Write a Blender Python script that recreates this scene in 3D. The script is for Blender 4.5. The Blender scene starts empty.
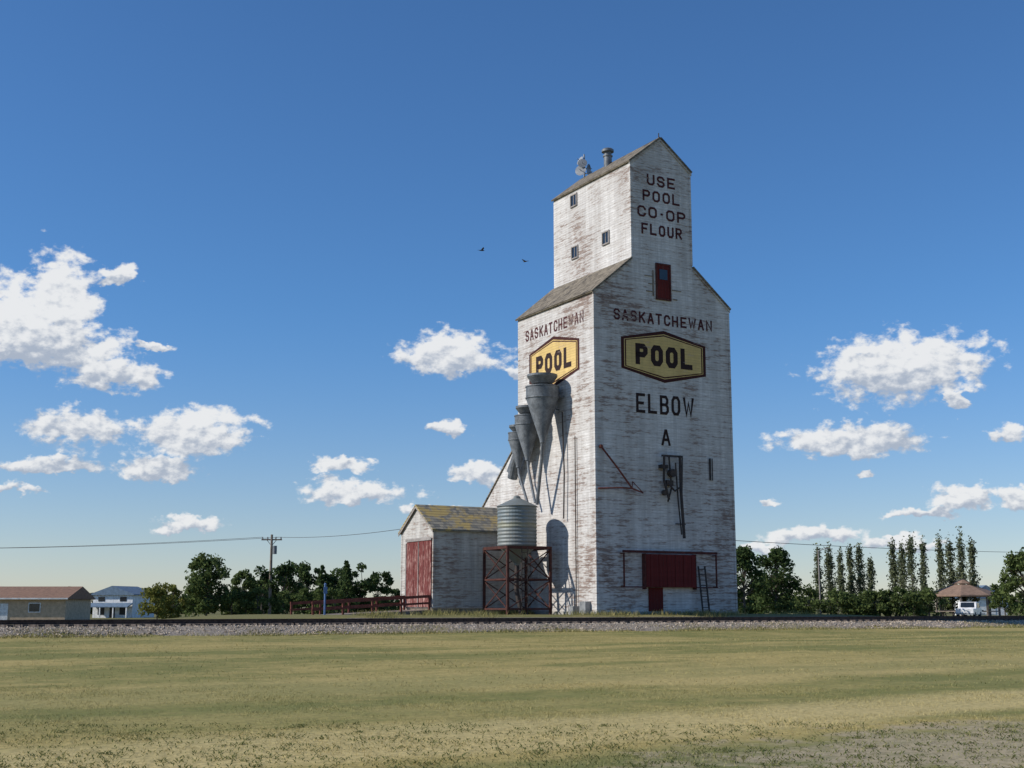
import bpy, math, random
import numpy as np
from mathutils import Vector
random.seed(7); rng=np.random.default_rng(7)
sc=bpy.context.scene
TH=math.radians(29.2); CT,ST=math.cos(TH),math.sin(TH)
OX,OY=4.51,70.0      # near corner of the elevator on the ground plan

# ------------------------------------------------------------------ node helpers
class T:
    def __init__(s,tree): s.t=tree; s.t.nodes.clear()
    def n(s,typ,ins=None,**pr):
        nd=s.t.nodes.new(typ)
        for k,v in pr.items(): setattr(nd,k,v)
        for k,v in (ins or {}).items():
            if isinstance(v,bpy.types.NodeSocket): s.t.links.new(v,nd.inputs[k])
            else: nd.inputs[k].default_value=v
        return nd
    def m(s,op,a,b=0.0,c=0.0,clamp=False):
        nd=s.n('ShaderNodeMath',{0:a,1:b,2:c},operation=op); nd.use_clamp=clamp; return nd.outputs[0]
    def vm(s,op,a,b=(0,0,0),c=None):
        ins={0:a,1:b}
        if c is not None: ins[2]=c
        nd=s.n('ShaderNodeVectorMath',ins,operation=op)
        return nd.outputs['Value'] if op in('LENGTH','DISTANCE') else nd.outputs[0]
    def xyz(s,a=0.0,b=0.0,c=0.0): return s.n('ShaderNodeCombineXYZ',{0:a,1:b,2:c}).outputs[0]
    def noise(s,vec,scale=1.0,detail=4.0,rough=.55,col=False):
        nd=s.n('ShaderNodeTexNoise',{'Vector':vec,'Scale':scale,'Detail':detail,'Roughness':rough})
        return nd.outputs['Color'] if col else nd.outputs[0]
    def ss(s,x,a,b,o0=0.0,o1=1.0):
        nd=s.n('ShaderNodeMapRange',{0:x,1:a,2:b,3:o0,4:o1},interpolation_type='SMOOTHSTEP'); return nd.outputs[0]
    def mix(s,f,a,b,blend='MIX'):
        nd=s.n('ShaderNodeMix',data_type='RGBA',blend_type=blend)
        for i,v in ((0,f),(6,a),(7,b)):
            if isinstance(v,bpy.types.NodeSocket): s.t.links.new(v,nd.inputs[i])
            else: nd.inputs[i].default_value=v if i==0 else (tuple(v)+(1,))[:4]
        return nd.outputs[2]
    def out(s,sh): s.t.links.new(sh,s.n('ShaderNodeOutputMaterial').inputs[0])

def newmat(name):
    m=bpy.data.materials.new(name); m.use_nodes=True; return m,T(m.node_tree)

def siding(name,paint,wood=(.20,.16,.14),thr=.56,board=.15,vert=False,dirt=.35,grey=.5,low=0.0):
    m,t=newmat(name)
    o=t.n('ShaderNodeTexCoord').outputs['Object']
    sp=t.n('ShaderNodeSeparateXYZ',{0:o}).outputs
    xy=t.m('ADD',sp[0],sp[1])
    along,z=(sp[2],xy) if vert else (xy,sp[2])
    bz=t.m('DIVIDE',z,board); fr=t.m('FRACT',bz); idx=t.m('FLOOR',bz)
    n1=t.noise(t.xyz(t.m('MULTIPLY',along,.55),t.m('MULTIPLY',z,5.2)),1.0,5,.68)
    n2=t.noise(t.xyz(t.m('MULTIPLY',along,3.2),t.m('MULTIPLY',z,17.0),3.3),1.0,3,.65)
    big=t.noise(t.xyz(t.m('MULTIPLY',along,.3),t.m('MULTIPLY',z,.14),9.1),1.0,4,.65)
    s=t.m('ADD',t.m('ADD',t.m('MULTIPLY',n1,.42),t.m('MULTIPLY',n2,.33)),t.m('MULTIPLY',big,.34))
    if low>0: s=t.m('ADD',s,t.ss(sp[2],14.0,3.0,0,low))
    thr=thr+.035
    mask=t.ss(s,thr,thr+.085)
    st=t.noise(t.xyz(t.m('MULTIPLY',along,2.2),t.m('MULTIPLY',z,.13),1.7),1.0,4,.7)
    bdv=t.n('ShaderNodeTexWhiteNoise',{'W':idx},noise_dimensions='1D').outputs[0]
    dk=t.m('MULTIPLY',t.ss(st,.36,.66),dirt)
    p=t.mix(dk,paint,(paint[0]*.46,paint[1]*.45,paint[2]*.45))
    p=t.mix(t.m('MULTIPLY',t.ss(s,thr-.14,thr),grey),p,(paint[0]*.52,paint[1]*.49,paint[2]*.46))
    p=t.mix(t.m('MULTIPLY',t.ss(big,.42,.62),grey*.5),p,(paint[0]*.62,paint[1]*.60,paint[2]*.58))
    p=t.mix(t.m('MULTIPLY',bdv,.18),p,(paint[0]*.6,paint[1]*.59,paint[2]*.58))
    w=t.mix(t.ss(n2,.35,.65),(wood[0]*.62,wood[1]*.46,wood[2]*.42),(wood[0]*1.5,wood[1]*1.45,wood[2]*1.4))
    c=t.mix(mask,p,w)
    gap=t.ss(fr,.0,.14,.42,0)
    c=t.mix(gap,c,(.06,.055,.055))
    h=t.m('SUBTRACT',t.m('MULTIPLY',t.m('SUBTRACT',1.0,fr),.6),t.m('MULTIPLY',mask,.2))
    b=t.n('ShaderNodeBump',{'Strength':.45,'Distance':.03,'Height':h}).outputs[0]
    bs=t.n('ShaderNodeBsdfPrincipled',{'Base Color':c,'Roughness':.85,'Normal':b,'Specular IOR Level':.2})
    t.out(bs.outputs[0]); return m

def rough_mat(name,a,b,scale=3.0,rough=.85,metal=0.0,bump=.3,stretch=(1,1,1),detail=4,spec=.3,lo=.35,hi=.65,dist=.02):
    m,t=newmat(name)
    o=t.n('ShaderNodeTexCoord').outputs['Object']
    v=t.vm('MULTIPLY',o,stretch)
    n=t.noise(v,scale,detail,.65); n2=t.noise(v,scale*6,2,.6)
    f=t.ss(t.m('ADD',t.m('MULTIPLY',n,.7),t.m('MULTIPLY',n2,.3)),lo,hi)
    c=t.mix(f,a,b)
    bp=t.n('ShaderNodeBump',{'Strength':bump,'Distance':dist,'Height':n2}).outputs[0]
    bs=t.n('ShaderNodeBsdfPrincipled',{'Base Color':c,'Roughness':rough,'Metallic':metal,'Normal':bp,'Specular IOR Level':spec})
    t.out(bs.outputs[0]); return m

def shingle(name,a,b,c3,row=.16,slopeaxis='z',spotlo=.55):
    m,t=newmat(name)
    o=t.n('ShaderNodeTexCoord').outputs['Object']
    sp=t.n('ShaderNodeSeparateXYZ',{0:o}).outputs
    al=sp[1] if slopeaxis=='z' else sp[0]
    r=t.m('DIVIDE',sp[2],row); i=t.m('FLOOR',r); fr=t.m('FRACT',r)
    k=t.m('FLOOR',t.m('ADD',t.m('MULTIPLY',al,5.0),t.m('MULTIPLY',i,.37)))
    wn=t.n('ShaderNodeTexWhiteNoise',{'Vector':t.xyz(k,i)},noise_dimensions='3D').outputs[0]
    bg=t.noise(o,.9,5,.7)
    c=t.mix(wn,a,b); c=t.mix(t.ss(bg,spotlo,spotlo+.1),c,c3)
    c=t.mix(t.ss(fr,.0,.3,.7,0),c,(.02,.018,.015))
    h=t.m('ADD',t.m('MULTIPLY',wn,.5),t.m('SUBTRACT',1.0,fr))
    bp=t.n('ShaderNodeBump',{'Strength':.7,'Distance':.03,'Height':h}).outputs[0]
    bs=t.n('ShaderNodeBsdfPrincipled',{'Base Color':c,'Roughness':.9,'Normal':bp,'Specular IOR Level':.2})
    t.out(bs.outputs[0]); return m

def plain(name,c,rough=.6,metal=0.0,spec=.4):
    return rough_mat(name,[x*.75 for x in c],[min(1,x*1.15) for x in c],2.5,rough,metal,.12,spec=spec)

M_white=siding('peeling_white_siding',(.76,.74,.715),thr=.525,dirt=.55,low=.025)
M_shed=siding('peeling_shed_siding',(.68,.66,.62),thr=.505,dirt=.7)
M_letter=siding('faded_maroon_lettering',(.085,.024,.026),wood=(.34,.30,.28),thr=.58,grey=0)
M_black=siding('faded_black_lettering',(.035,.020,.018),wood=(.25,.2,.17),thr=.605,grey=0)
M_yellow=siding('faded_yellow_sign',(.78,.56,.22),wood=(.4,.3,.2),thr=.57,dirt=.35,grey=.3)
M_border=siding('sign_border',(.06,.018,.016),wood=(.2,.15,.13),thr=.605,grey=0)
M_red=siding('faded_red_door',(.14,.020,.018),wood=(.10,.05,.04),thr=.57,board=.2,vert=True)
M_red2=siding('sun_faded_red_door',(.21,.055,.05),wood=(.32,.2,.18),thr=.50,board=.3,vert=True)
M_redtrim=rough_mat('dark_red_trim',(.05,.014,.012),(.12,.035,.028),4)
M_shingle=shingle('cedar_shingles',(.13,.11,.085),(.27,.23,.175),(.08,.07,.06))
M_shingle2=shingle('lichen_shingles',(.14,.14,.13),(.30,.27,.21),(.40,.30,.12),slopeaxis='x',spotlo=.46)
M_galv=rough_mat('weathered_galvanised',(.10,.11,.12),(.21,.225,.24),2.5,.55,.25,.12)
M_galv2=rough_mat('light_galvanised',(.2,.21,.22),(.34,.35,.36),2.5,.5,.3,.12)
M_dark=rough_mat('dark_iron',(.03,.028,.03),(.08,.06,.05),4)
M_glass=plain('dark_window_glass',(.02,.025,.03),.12,0,.6)
M_frame=plain('grey_wood_frame',(.3,.27,.25),.8)
M_conc=rough_mat('old_concrete',(.25,.24,.22),(.42,.4,.37),2)
M_rust=rough_mat('red_oxide_steel',(.035,.014,.012),(.10,.034,.026),5)
M_wood=rough_mat('weathered_wood',(.14,.11,.085),(.27,.22,.18),3)
M_rampred=rough_mat('ramp_red_paint',(.10,.032,.024),(.22,.07,.05),3)
M_blue=plain('faded_blue_paint',(.10,.18,.36),.6)

# ------------------------------------------------------------------ mesh helper
class MB:
    def __init__(s): s.v=[]; s.f=[]
    def add(s,vs,fs):
        o=len(s.v); s.v+= [tuple(map(float,p)) for p in vs]; s.f+=[tuple(i+o for i in f) for f in fs]
    def box(s,x0,x1,y0,y1,z0,z1):
        s.add([(x0,y0,z0),(x1,y0,z0),(x1,y1,z0),(x0,y1,z0),(x0,y0,z1),(x1,y0,z1),(x1,y1,z1),(x0,y1,z1)],
              [(0,3,2,1),(4,5,6,7),(0,1,5,4),(1,2,6,5),(2,3,7,6),(3,0,4,7)])
        return s
    def beam(s,p0,p1,w,h=None):
        h=h or w; a=Vector(p0); b=Vector(p1); d=(b-a).normalized()
        up=Vector((0,0,1)) if abs(d.z)<.95 else Vector((1,0,0))
        r=d.cross(up).normalized(); q=r.cross(d)
        vs=[]
        for p in (a,b):
            for i,j in ((-1,-1),(1,-1),(1,1),(-1,1)): vs.append(p+r*(i*w/2)+q*(j*h/2))
        s.add(vs,[(3,2,1,0),(4,5,6,7),(0,1,5,4),(1,2,6,5),(2,3,7,6),(3,0,4,7)]); return s
    def tube(s,p0,p1,r0,r1=None,n=10,caps=True):
        r1=r0 if r1 is None else r1
        a=Vector(p0); b=Vector(p1); d=(b-a).normalized()
        up=Vector((0,0,1)) if abs(d.z)<.95 else Vector((1,0,0))
        r=d.cross(up).normalized(); q=r.cross(d); vs=[]
        for p,R in ((a,r0),(b,r1)):
            for i in range(n):
                A=2*math.pi*i/n; vs.append(p+r*(R*math.cos(A))+q*(R*math.sin(A)))
        fs=[(i,(i+1)%n,n+(i+1)%n,n+i) for i in range(n)]
        if caps: fs+=[tuple(range(n))[::-1],tuple(range(n,2*n))]
        s.add(vs,fs); return s
    def path(s,pts,r,n=10):
        for a,b in zip(pts[:-1],pts[1:]): s.tube(a,b,r,r,n)
        return s
    def lathe(s,c,prof,n=32):
        vs=[]
        for R,z in prof:
            for i in range(n):
                A=2*math.pi*i/n; vs.append((c[0]+R*math.cos(A),c[1]+R*math.sin(A),z))
        fs=[]
        for k in range(len(prof)-1):
            for i in range(n): fs.append((k*n+i,k*n+(i+1)%n,(k+1)*n+(i+1)%n,(k+1)*n+i))
        fs.append(tuple(range(n))[::-1]); L=(len(prof)-1)*n; fs.append(tuple(range(L,L+n)))
        s.add(vs,fs); return s
    def prism(s,poly,a0,a1,axis):
        n=len(poly); vs=[]
        for a in (a0,a1):
            for p,q in poly: vs.append((p,a,q) if axis=='y' else (a,p,q))
        s.add(vs,[tuple(range(n)),tuple(range(n,2*n))[::-1]]+[(i,(i+1)%n,n+(i+1)%n,n+i) for i in range(n)]); return s
    def obj(s,name,mat,parent=None,smooth=False,recalc=True):
        me=bpy.data.meshes.new(name); me.from_pydata(s.v,[],s.f); me.update()
        if recalc:
            import bmesh
            bm=bmesh.new(); bm.from_mesh(me); bmesh.ops.recalc_face_normals(bm,faces=bm.faces); bm.to_mesh(me); bm.free()
        if smooth:
            for p in me.polygons: p.use_smooth=len(p.vertices)<=4
            me.set_sharp_from_angle(angle=math.radians(24))
        me.materials.append(mat)
        o=bpy.data.objects.new(name,me); sc.collection.objects.link(o)
        if parent: o.parent=parent
        return o
def empty(name,loc=(0,0,0),rz=0):
    e=bpy.data.objects.new(name,None); sc.collection.objects.link(e); e.location=loc; e.rotation_euler=(0,0,rz); e.empty_display_size=.5; return e
def frame(name): return empty(name,(OX,OY,0),TH)

# ------------------------------------------------------------------ terrain
def uv(x,y):
    dx=x-OX; dy=y-OY; return dx*CT+dy*ST, -dx*ST+dy*CT
def xy(u,v): return OX+u*CT-v*ST, OY+u*ST+v*CT
def sm(a,b,x):
    t=np.clip((x-a)/(b-a),0,1); return t*t*(3-2*t)
def Huv(u,v):
    u=np.asarray(u,float); v=np.asarray(v,float)
    x,y=xy(u,v)
    near=np.exp(-((y-30)/60)**2)
    field=.40*sm(13,50,y)+.16*sm(-16,-9,v)+.02*near*(np.sin(x*.31+1.3)*np.cos(y*.23)+.6*np.sin(x*.9+y*.5))
    back=.1+.35*sm(-40,40,u)
    w=sm(-30,-14,u)*(1-sm(14,36,u))*(1-sm(14,36,v))
    back=back*(1-w)+1.25*w
    a=np.clip((v+8.6)/1.8,0,1); h=field*(1-a)+.85*a
    b=sm(-3.2,-1.4,v); return h*(1-b)+back*b
def Hxy(x,y): return float(Huv(*uv(x,y)))

def nonuni(segs):
    out=[]
    for a,b,st in segs: out+=list(np.arange(a,b,st))
    out.append(segs[-1][1]); return np.array(out)
us=nonuni([(-4000,-1000,500),(-1000,-200,80),(-200,-70,8),(-70,80,1.0),(80,200,8),(200,1000,80),(1000,4000,500)])
vs_=nonuni([(-300,-70,12),(-70,-12,.8),(-12,2,.35),(2,40,2),(40,200,10),(200,1000,80),(1000,5000,500)])
U,V=np.meshgrid(us,vs_); Z=Huv(U,V)
nv,nu=U.shape
verts=np.stack([U.ravel(),V.ravel(),Z.ravel()],1)
ii=np.arange((nv-1)*(nu-1)); r_=ii//(nu-1); c_=ii%(nu-1); a_=r_*nu+c_
faces=np.stack([a_,a_+1,a_+nu+1,a_+nu],1)
def npobj(name,verts,faces,mat,parent=None,smooth=False,fr=True):
    me=bpy.data.meshes.new(name); me.from_pydata(verts.tolist(),[],faces.tolist()); me.update()
    me.materials.append(mat)
    if smooth: me.polygons.foreach_set('use_smooth',[True]*len(me.polygons))
    o=bpy.data.objects.new(name,me); sc.collection.objects.link(o)
    if fr: o.location=(OX,OY,0); o.rotation_euler=(0,0,TH)
    return o

def field_color(t,o,blade=False):
    sp=t.n('ShaderNodeSeparateXYZ',{0:o}).outputs
    flat=t.xyz(sp[0],sp[1],0.0)
    bands=t.noise(t.xyz(t.m('MULTIPLY',sp[0],.03),t.m('MULTIPLY',sp[1],.36),0.0),1.0,3,.6)
    pat=t.noise(flat,.15,4,.62)
    fine=t.noise(flat,1.3,5,.68)
    s=t.m('ADD',t.m('ADD',t.m('MULTIPLY',bands,.5),t.m('MULTIPLY',pat,.38)),t.m('MULTIPLY',fine,.30))
    f=t.ss(s,.50,.70)
    tan=(.44,.345,.13); grn=(.20,.20,.062)
    c=t.mix(f,grn,tan)
    wob=t.m('MULTIPLY',t.m('SUBTRACT',pat,.5),4.0)
    vw=t.m('ADD',sp[1],wob)
    band=t.m('MULTIPLY',t.ss(vw,-45.4,-44.4),t.ss(vw,-42.8,-41.2,1,0))
    c=t.mix(t.m('MULTIPLY',band,.8),c,(.58,.46,.21))
    b2=t.m('MULTIPLY',t.ss(vw,-38.5,-36.5),t.ss(vw,-35,-31,1,0))
    c=t.mix(t.m('MULTIPLY',b2,.4),c,(.50,.40,.17))
    b3=t.m('MULTIPLY',t.ss(vw,-41.2,-40.2),t.ss(vw,-39.4,-38.2,1,0))
    c=t.mix(t.m('MULTIPLY',b3,.4),c,(.20,.21,.07))
    ng=t.m('MULTIPLY',t.ss(vw,-45.4,-47.0),t.ss(fine,.36,.56))
    c=t.mix(t.m('MULTIPLY',ng,.8),c,(.145,.17,.055))
    du=t.m('DIVIDE',t.m('ADD',sp[0],24.0),6.5); dv=t.m('DIVIDE',t.m('ADD',sp[1],48.6),3.0)
    rr=t.m('ADD',t.m('ADD',t.m('MULTIPLY',du,du),t.m('MULTIPLY',dv,dv)),t.m('MULTIPLY',t.m('SUBTRACT',fine,.5),4.0))
    bare=t.ss(rr,1.3,.3)
    if not blade: c=t.mix(t.m('MULTIPLY',bare,.75),c,(.46,.37,.26))
    back=t.ss(sp[1],-3.0,-1.0)
    c=t.mix(back,c,t.mix(fine,(.10,.12,.04),(.24,.2,.09)))
    return c,fine,flat
M_ground,t=newmat('dry_mown_grass_ground')
o=t.n('ShaderNodeTexCoord').outputs['Object']
c,fine,flat=field_color(t,o)
g2=t.noise(flat,8.0,4,.7)
c=t.mix(t.ss(g2,.38,.6,.42,0),c,(.14,.12,.05))
bp=t.n('ShaderNodeBump',{'Strength':.5,'Distance':.03,'Height':g2}).outputs[0]
t.out(t.n('ShaderNodeBsdfPrincipled',{'Base Color':c,'Roughness':.95,'Normal':bp,'Specular IOR Level':.1}).outputs[0])
npobj('ground',verts,faces,M_ground,smooth=True)

M_blade,t=newmat('grass_blades')
o=t.n('ShaderNodeTexCoord').outputs['Object']
c,fine,flat=field_color(t,o,True)
ri=t.n('ShaderNodeNewGeometry').outputs['Random Per Island']
c=t.mix(t.ss(ri,.0,1.0,.2,.55),c,t.mix(ri,(.09,.12,.035),(.64,.53,.26)))
t.out(t.n('ShaderNodeBsdfDiffuse',{'Color':c}).outputs[0])

def blades(n,y0,y1,hmin,hmax,w,spread=.6):
    y=np.sqrt(rng.uniform(y0*y0,y1*y1,n)); x=rng.uniform(-1,1,n)*(spread*y+1)
    k=sum(np.sin(x*fx+y*fy+p) for fx,fy,p in ((1.9,.7,0),(-1.1,2.3,1),(3.7,2.9,2),(2.6,-4.3,3),(.5,1.1,4)))/2.2
    keep=(k+rng.uniform(-1.8,1.8,n))>-.8
    u,v=uv(x,y); keep&=v<-8.2
    rr=((u+24)/6.5)**2+((v+48.6)/3.0)**2
    keep&=~((rr+k*.35<1.1)&(rng.random(n)<.5))
    x,y,u,v,k=x[keep],y[keep],u[keep],v[keep],k[keep]; n=len(x)
    h=rng.uniform(hmin,hmax,n)*(1+.3*k)*(1+1.0*(rng.random(n)<.02))
    z=Huv(u,v)-.01; a=rng.uniform(0,2*np.pi,n); ww=w*rng.uniform(.6,1.3,n)
    L=h*rng.uniform(.4,1.8,n); b=rng.uniform(0,2*np.pi,n)
    p0=np.stack([u-np.cos(a)*ww,v-np.sin(a)*ww,z],1); p1=np.stack([u+np.cos(a)*ww,v+np.sin(a)*ww,z],1)
    p2=np.stack([u+np.cos(b)*L,v+np.sin(b)*L,z+h],1)
    return np.stack([p0,p1,p2],1).reshape(-1,3)
B=np.concatenate([blades(200000,11.5,26,.012,.045,.0042),blades(100000,26,66,.018,.05,.009)])
npobj('grass',B,np.arange(len(B)).reshape(-1,3),M_blade)
def weeds():
    out=[]
    for _ in range(1000):
        y=rng.uniform(11.8,18.5); x=rng.uniform(-1,1)*(.5*y); u,v=uv(x,y)
        m=rng.integers(5,22); R=rng.uniform(.04,.22)
        uu=u+rng.normal(0,R,m); vv=v+rng.normal(0,R,m); z=Huv(uu,vv)
        h=rng.uniform(.012,.042,m); a=rng.uniform(0,6.28,m); L=h*1.0; w=rng.uniform(.005,.012,m)
        p0=np.stack([uu-np.sin(a)*w,vv+np.cos(a)*w,z+h*.5],1);p1=np.stack([uu+np.sin(a)*w,vv-np.cos(a)*w,z+h*.5],1)
        p2=np.stack([uu+np.cos(a)*L,vv+np.sin(a)*L,z+h],1);p3=np.stack([uu-np.cos(a)*L*.3,vv-np.sin(a)*L*.3,z],1)
        out.append(np.stack([p3,p0,p2,p1],1).reshape(-1,3))
    return np.concatenate(out)
def leafmat(name,a,b,tl=.3):
    m,t=newmat(name)
    ri=t.n('ShaderNodeNewGeometry').outputs['Random Per Island']
    c=t.mix(ri,a,b)
    d=t.n('ShaderNodeBsdfDiffuse',{'Color':c}).outputs[0]; tr=t.n('ShaderNodeBsdfTranslucent',{'Color':c}).outputs[0]
    t.out(t.n('ShaderNodeMixShader',{0:tl,1:d,2:tr}).outputs[0]); return m
W=weeds(); npobj('weeds',W,np.arange(len(W)).reshape(-1,4),leafmat('weed_leaves',(.09,.12,.04),(.28,.27,.11)))

# ------------------------------------------------------------------ railway
M_ballast=rough_mat('gravel_ballast',(.22,.18,.14),(.44,.375,.30),9,.95,0,.8,dist=.06)
us2=np.arange(-220,260,.6); vs2=np.array([-8.5,-7.9,-7.3,-6.8,-6,-5,-4,-3.2,-2.6,-1.9])
U2,V2=np.meshgrid(us2,vs2); V2=V2.copy()
V2[0]+=.4*np.sin(us2*.6)+.3*np.sin(us2*1.7+1)+rng.normal(0,.15,len(us2))
Z2=Huv(U2,V2)+.03; Z2[0]-=.035; Z2[-1]-=.035
a=np.arange((len(vs2)-1)*(len(us2)-1)); rr_=a//(len(us2)-1); cc=a%(len(us2)-1); k0=rr_*len(us2)+cc
npobj('gravel_ballast',np.stack([U2.ravel(),V2.ravel(),Z2.ravel()],1),np.stack([k0,k0+1,k0+len(us2)+1,k0+len(us2)],1),M_ballast)
def stones(n):
    u=rng.uniform(-50,70,n); v=-6.3-2.5*rng.uniform(0,1,n)**1.2
    v-=.3*np.sin(u*.6)
    s=rng.uniform(.025,.06,n); z=Huv(u,v)+.03
    base=np.array([(1,0,0),(-1,0,0),(0,1,0),(0,-1,0),(0,0,.8),(0,0,-.8)],float)
    P=base[None]*s[:,None,None]*rng.uniform(.6,1.35,(n,6,1))+rng.normal(0,.2,(n,6,3))*s[:,None,None]
    P+=np.stack([u,v,z],1)[:,None]
    F=np.array([(0,2,4),(2,1,4),(1,3,4),(3,0,4),(2,0,5),(1,2,5),(3,1,5),(0,3,5)])
    return P.reshape(-1,3),(F[None]+6*np.arange(n)[:,None,None]).reshape(-1,3)
M_stone,t=newmat('ballast_stones')
ri=t.n('ShaderNodeNewGeometry').outputs['Random Per Island']
c=t.mix(ri,(.16,.125,.09),(.60,.50,.39))
t.out(t.n('ShaderNodeBsdfDiffuse',{'Color':c}).outputs[0])
P,F=stones(17000); npobj('ballast_stones',P,F,M_stone)
def tufts(n,u0,u1,v0,v1,h0,h1,lim,w=.014):
    u=rng.uniform(u0,u1,n); v=rng.uniform(v0,v1,n)
    k=np.sin(u*.35)+np.sin(u*.9+2)+.6*np.sin(u*2.3); kp=(k+rng.uniform(-1.2,1.2,n))>lim(v)
    u,v=u[kp],v[kp]; n=len(u); h=rng.uniform(h0,h1,n); z=Huv(u,v); a=rng.uniform(0,6.28,n)
    b=rng.uniform(0,6.28,n); L=h*.6
    return np.stack([np.stack([u-np.cos(a)*w,v-np.sin(a)*w,z],1),np.stack([u+np.cos(a)*w,v+np.sin(a)*w,z],1),np.stack([u+np.cos(b)*L,v+np.sin(b)*L,z+h],1)],1).reshape(-1,3)
Tt=np.concatenate([tufts(34000,-45,60,-9.9,-7.0,.05,.17,lambda v:(v+8.4)*1.0),
                   tufts(9000,-14,14,-2.6,-.15,.08,.34,lambda v:-(v+.8)*1.1),
                   tufts(2500,-7,-.3,6.0,6.9,.1,.4,lambda v:v*0-.6)])
npobj('trackside_grass',Tt,np.arange(len(Tt)).reshape(-1,3),leafmat('trackside_grass_blades',(.14,.15,.05),(.44,.37,.16),.2))
tr=frame('railway_track')
mb=MB()
for vv in (-5.5,-4.06):
    prof=[(-.07,.0),(.07,.0),(.07,.02),(.012,.035),(.012,.12),(.036,.13),(.036,.165),(-.036,.165),(-.036,.13),(-.012,.12),(-.012,.035),(-.07,.02)]
    mb.prism([(vv+p,1.0-.0+q-.02) for p,q in prof],-220,260,'x')
mb.obj('rails',rough_mat('rusty_rail',(.045,.025,.02),(.12,.075,.055),6,.6,.3),tr)
mb=MB()
for k in range(-90,150):
    uu=k*.55+random.uniform(-.03,.03); mb.box(uu-.11,uu+.11,-6.03+random.uniform(-.06,.06),-3.53,.84,.975+random.uniform(-.01,.006))
mb.obj('ties',rough_mat('old_ties',(.05,.04,.035),(.14,.115,.1),4),tr)

# ------------------------------------------------------------------ grain elevator
E=frame('grain_elevator')
W_,L_=9.41,8.5; zb=1.3; ze=18.94; zj=21.1; zc=26.9; zp=28.6; c0,c1=2.58,6.83
out=[(0,zb),(W_,zb),(W_,ze),(c1,zj),(c1,zc),(W_/2,zp),(c0,zc),(c0,zj),(0,ze)]
MB().prism(out,0,L_,'y').obj('tower_walls',M_white,E)
MB().box(-.08,W_+.08,-.08,L_-.05,.9,zb+.12).obj('foundation',M_conc,E)
def slope_slab(mb,p,q,ov,th,v0,v1,emb=.02):
    d=np.array(q)-np.array(p); L=np.linalg.norm(d); d=d/L; n=np.array([-d[1],d[0]]); 
    if n[1]<0: n=-n
    a=np.array(p)-n*emb; b=np.array(q)+d*ov-n*emb; c=b+n*(th+emb); e=np.array(p)+n*th
    mb.prism([tuple(a),tuple(b),tuple(c),tuple(e)],v0,v1,'y')
mb=MB()
slope_slab(mb,(c0,zj),(0,ze),.16,.08,-.1,L_+.06); slope_slab(mb,(c1,zj),(W_,ze),.12,.08,-.1,L_+.06)
slope_slab(mb,(W_/2,zp),(c0,zc),.14,.08,-.1,L_+.06); slope_slab(mb,(W_/2,zp),(c1,zc),.1,.08,-.1,L_+.06)
mb.obj('shingle_roofs',M_shingle,E)
mb=MB()
for p,q in (((c0-.05,zj-.04),(-.08,ze-.065)),((c1+.05,zj-.04),(W_+.08,ze-.065)),((W_/2,zp),(c0-.08,zc-.065)),((W_/2,zp),(c1+.08,zc-.065))):
    mb.prism([(p[0],p[1]-.02),(q[0],q[1]-.02),(q[0],q[1]-.18),(p[0],p[1]-.18)],-.05,-.008,'y')
mb.obj('barge_boards',M_shed,E)
mb=MB()
mb.box(-.028,.10,-.028,.10,zb+.15,ze-.2); mb.box(W_-.10,W_+.028,-.028,.10,zb+.15,ze-.2)
mb.box(c0-.026,c0+.09,-.026,.09,zj+.1,zc-.12); mb.box(c1-.09,c1+.026,-.026,.09,zj+.1,zc-.12)
mb.obj('corner_boards',M_white,E)
MB().prism([(8.4,zb-.1),(13.2,zb-.1),(13.2,7.6),(8.4,11.55)],.03,W_-.03,'x').obj('rear_annex_walls',M_white,E)
MB().prism([(8.51,11.47),(13.35,7.49),(13.35,7.57),(8.51,11.56)],-.05,W_+.05,'x').obj('rear_annex_roof',M_shingle,E)

# lettering -------------------------------------------------------
G={'U':[[(0,1),(0,.2),(.25,0),(.75,0),(1,.2),(1,1)]],
'S':[[(1,.8),(.75,1),(.25,1),(0,.84),(0,.66),(.25,.5),(.75,.5),(1,.34),(1,.16),(.75,0),(.25,0),(0,.2)]],
'E':[[(1,1),(0,1),(0,0),(1,0)],[(0,.5),(.8,.5)]],'P':[[(0,0),(0,1),(.75,1),(1,.84),(1,.62),(.75,.46),(0,.46)]],
'L':[[(0,1),(0,0),(1,0)]],'C':[[(1,.76),(1,.8),(.75,1),(.25,1),(0,.8),(0,.2),(.25,0),(.75,0),(1,.2),(1,.24)]],
'F':[[(1,1),(0,1),(0,0)],[(0,.5),(.8,.5)]],'R':[[(0,0),(0,1),(.75,1),(1,.84),(1,.64),(.75,.48),(0,.48)],[(.45,.48),(1,0)]],
'A':[[(0,0),(.44,1),(.56,1),(1,0)],[(.2,.33),(.8,.33)]],'K':[[(0,0),(0,1)],[(1,1),(.05,.4)],[(.35,.58),(1,0)]],
'T':[[(0,1),(1,1)],[(.5,1),(.5,0)]],'H':[[(0,0),(0,1)],[(1,0),(1,1)],[(0,.5),(1,.5)]],
'W':[[(0,1),(.25,0),(.5,.75),(.75,0),(1,1)]],'N':[[(0,0),(0,1),(1,0),(1,1)]],
'B':[[(0,0),(0,1),(.72,1),(.95,.84),(.95,.66),(.72,.52),(0,.52)],[(.6,.52),(.78,.52),(1,.36),(1,.15),(.75,0),(0,0)]],
'O':'O','.':[[(.35,.5),(.65,.5)]]}
Ocl=[(.25,0),(.75,0),(1,.2),(1,.8),(.75,1),(.25,1),(0,.8),(0,.2)]
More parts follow.
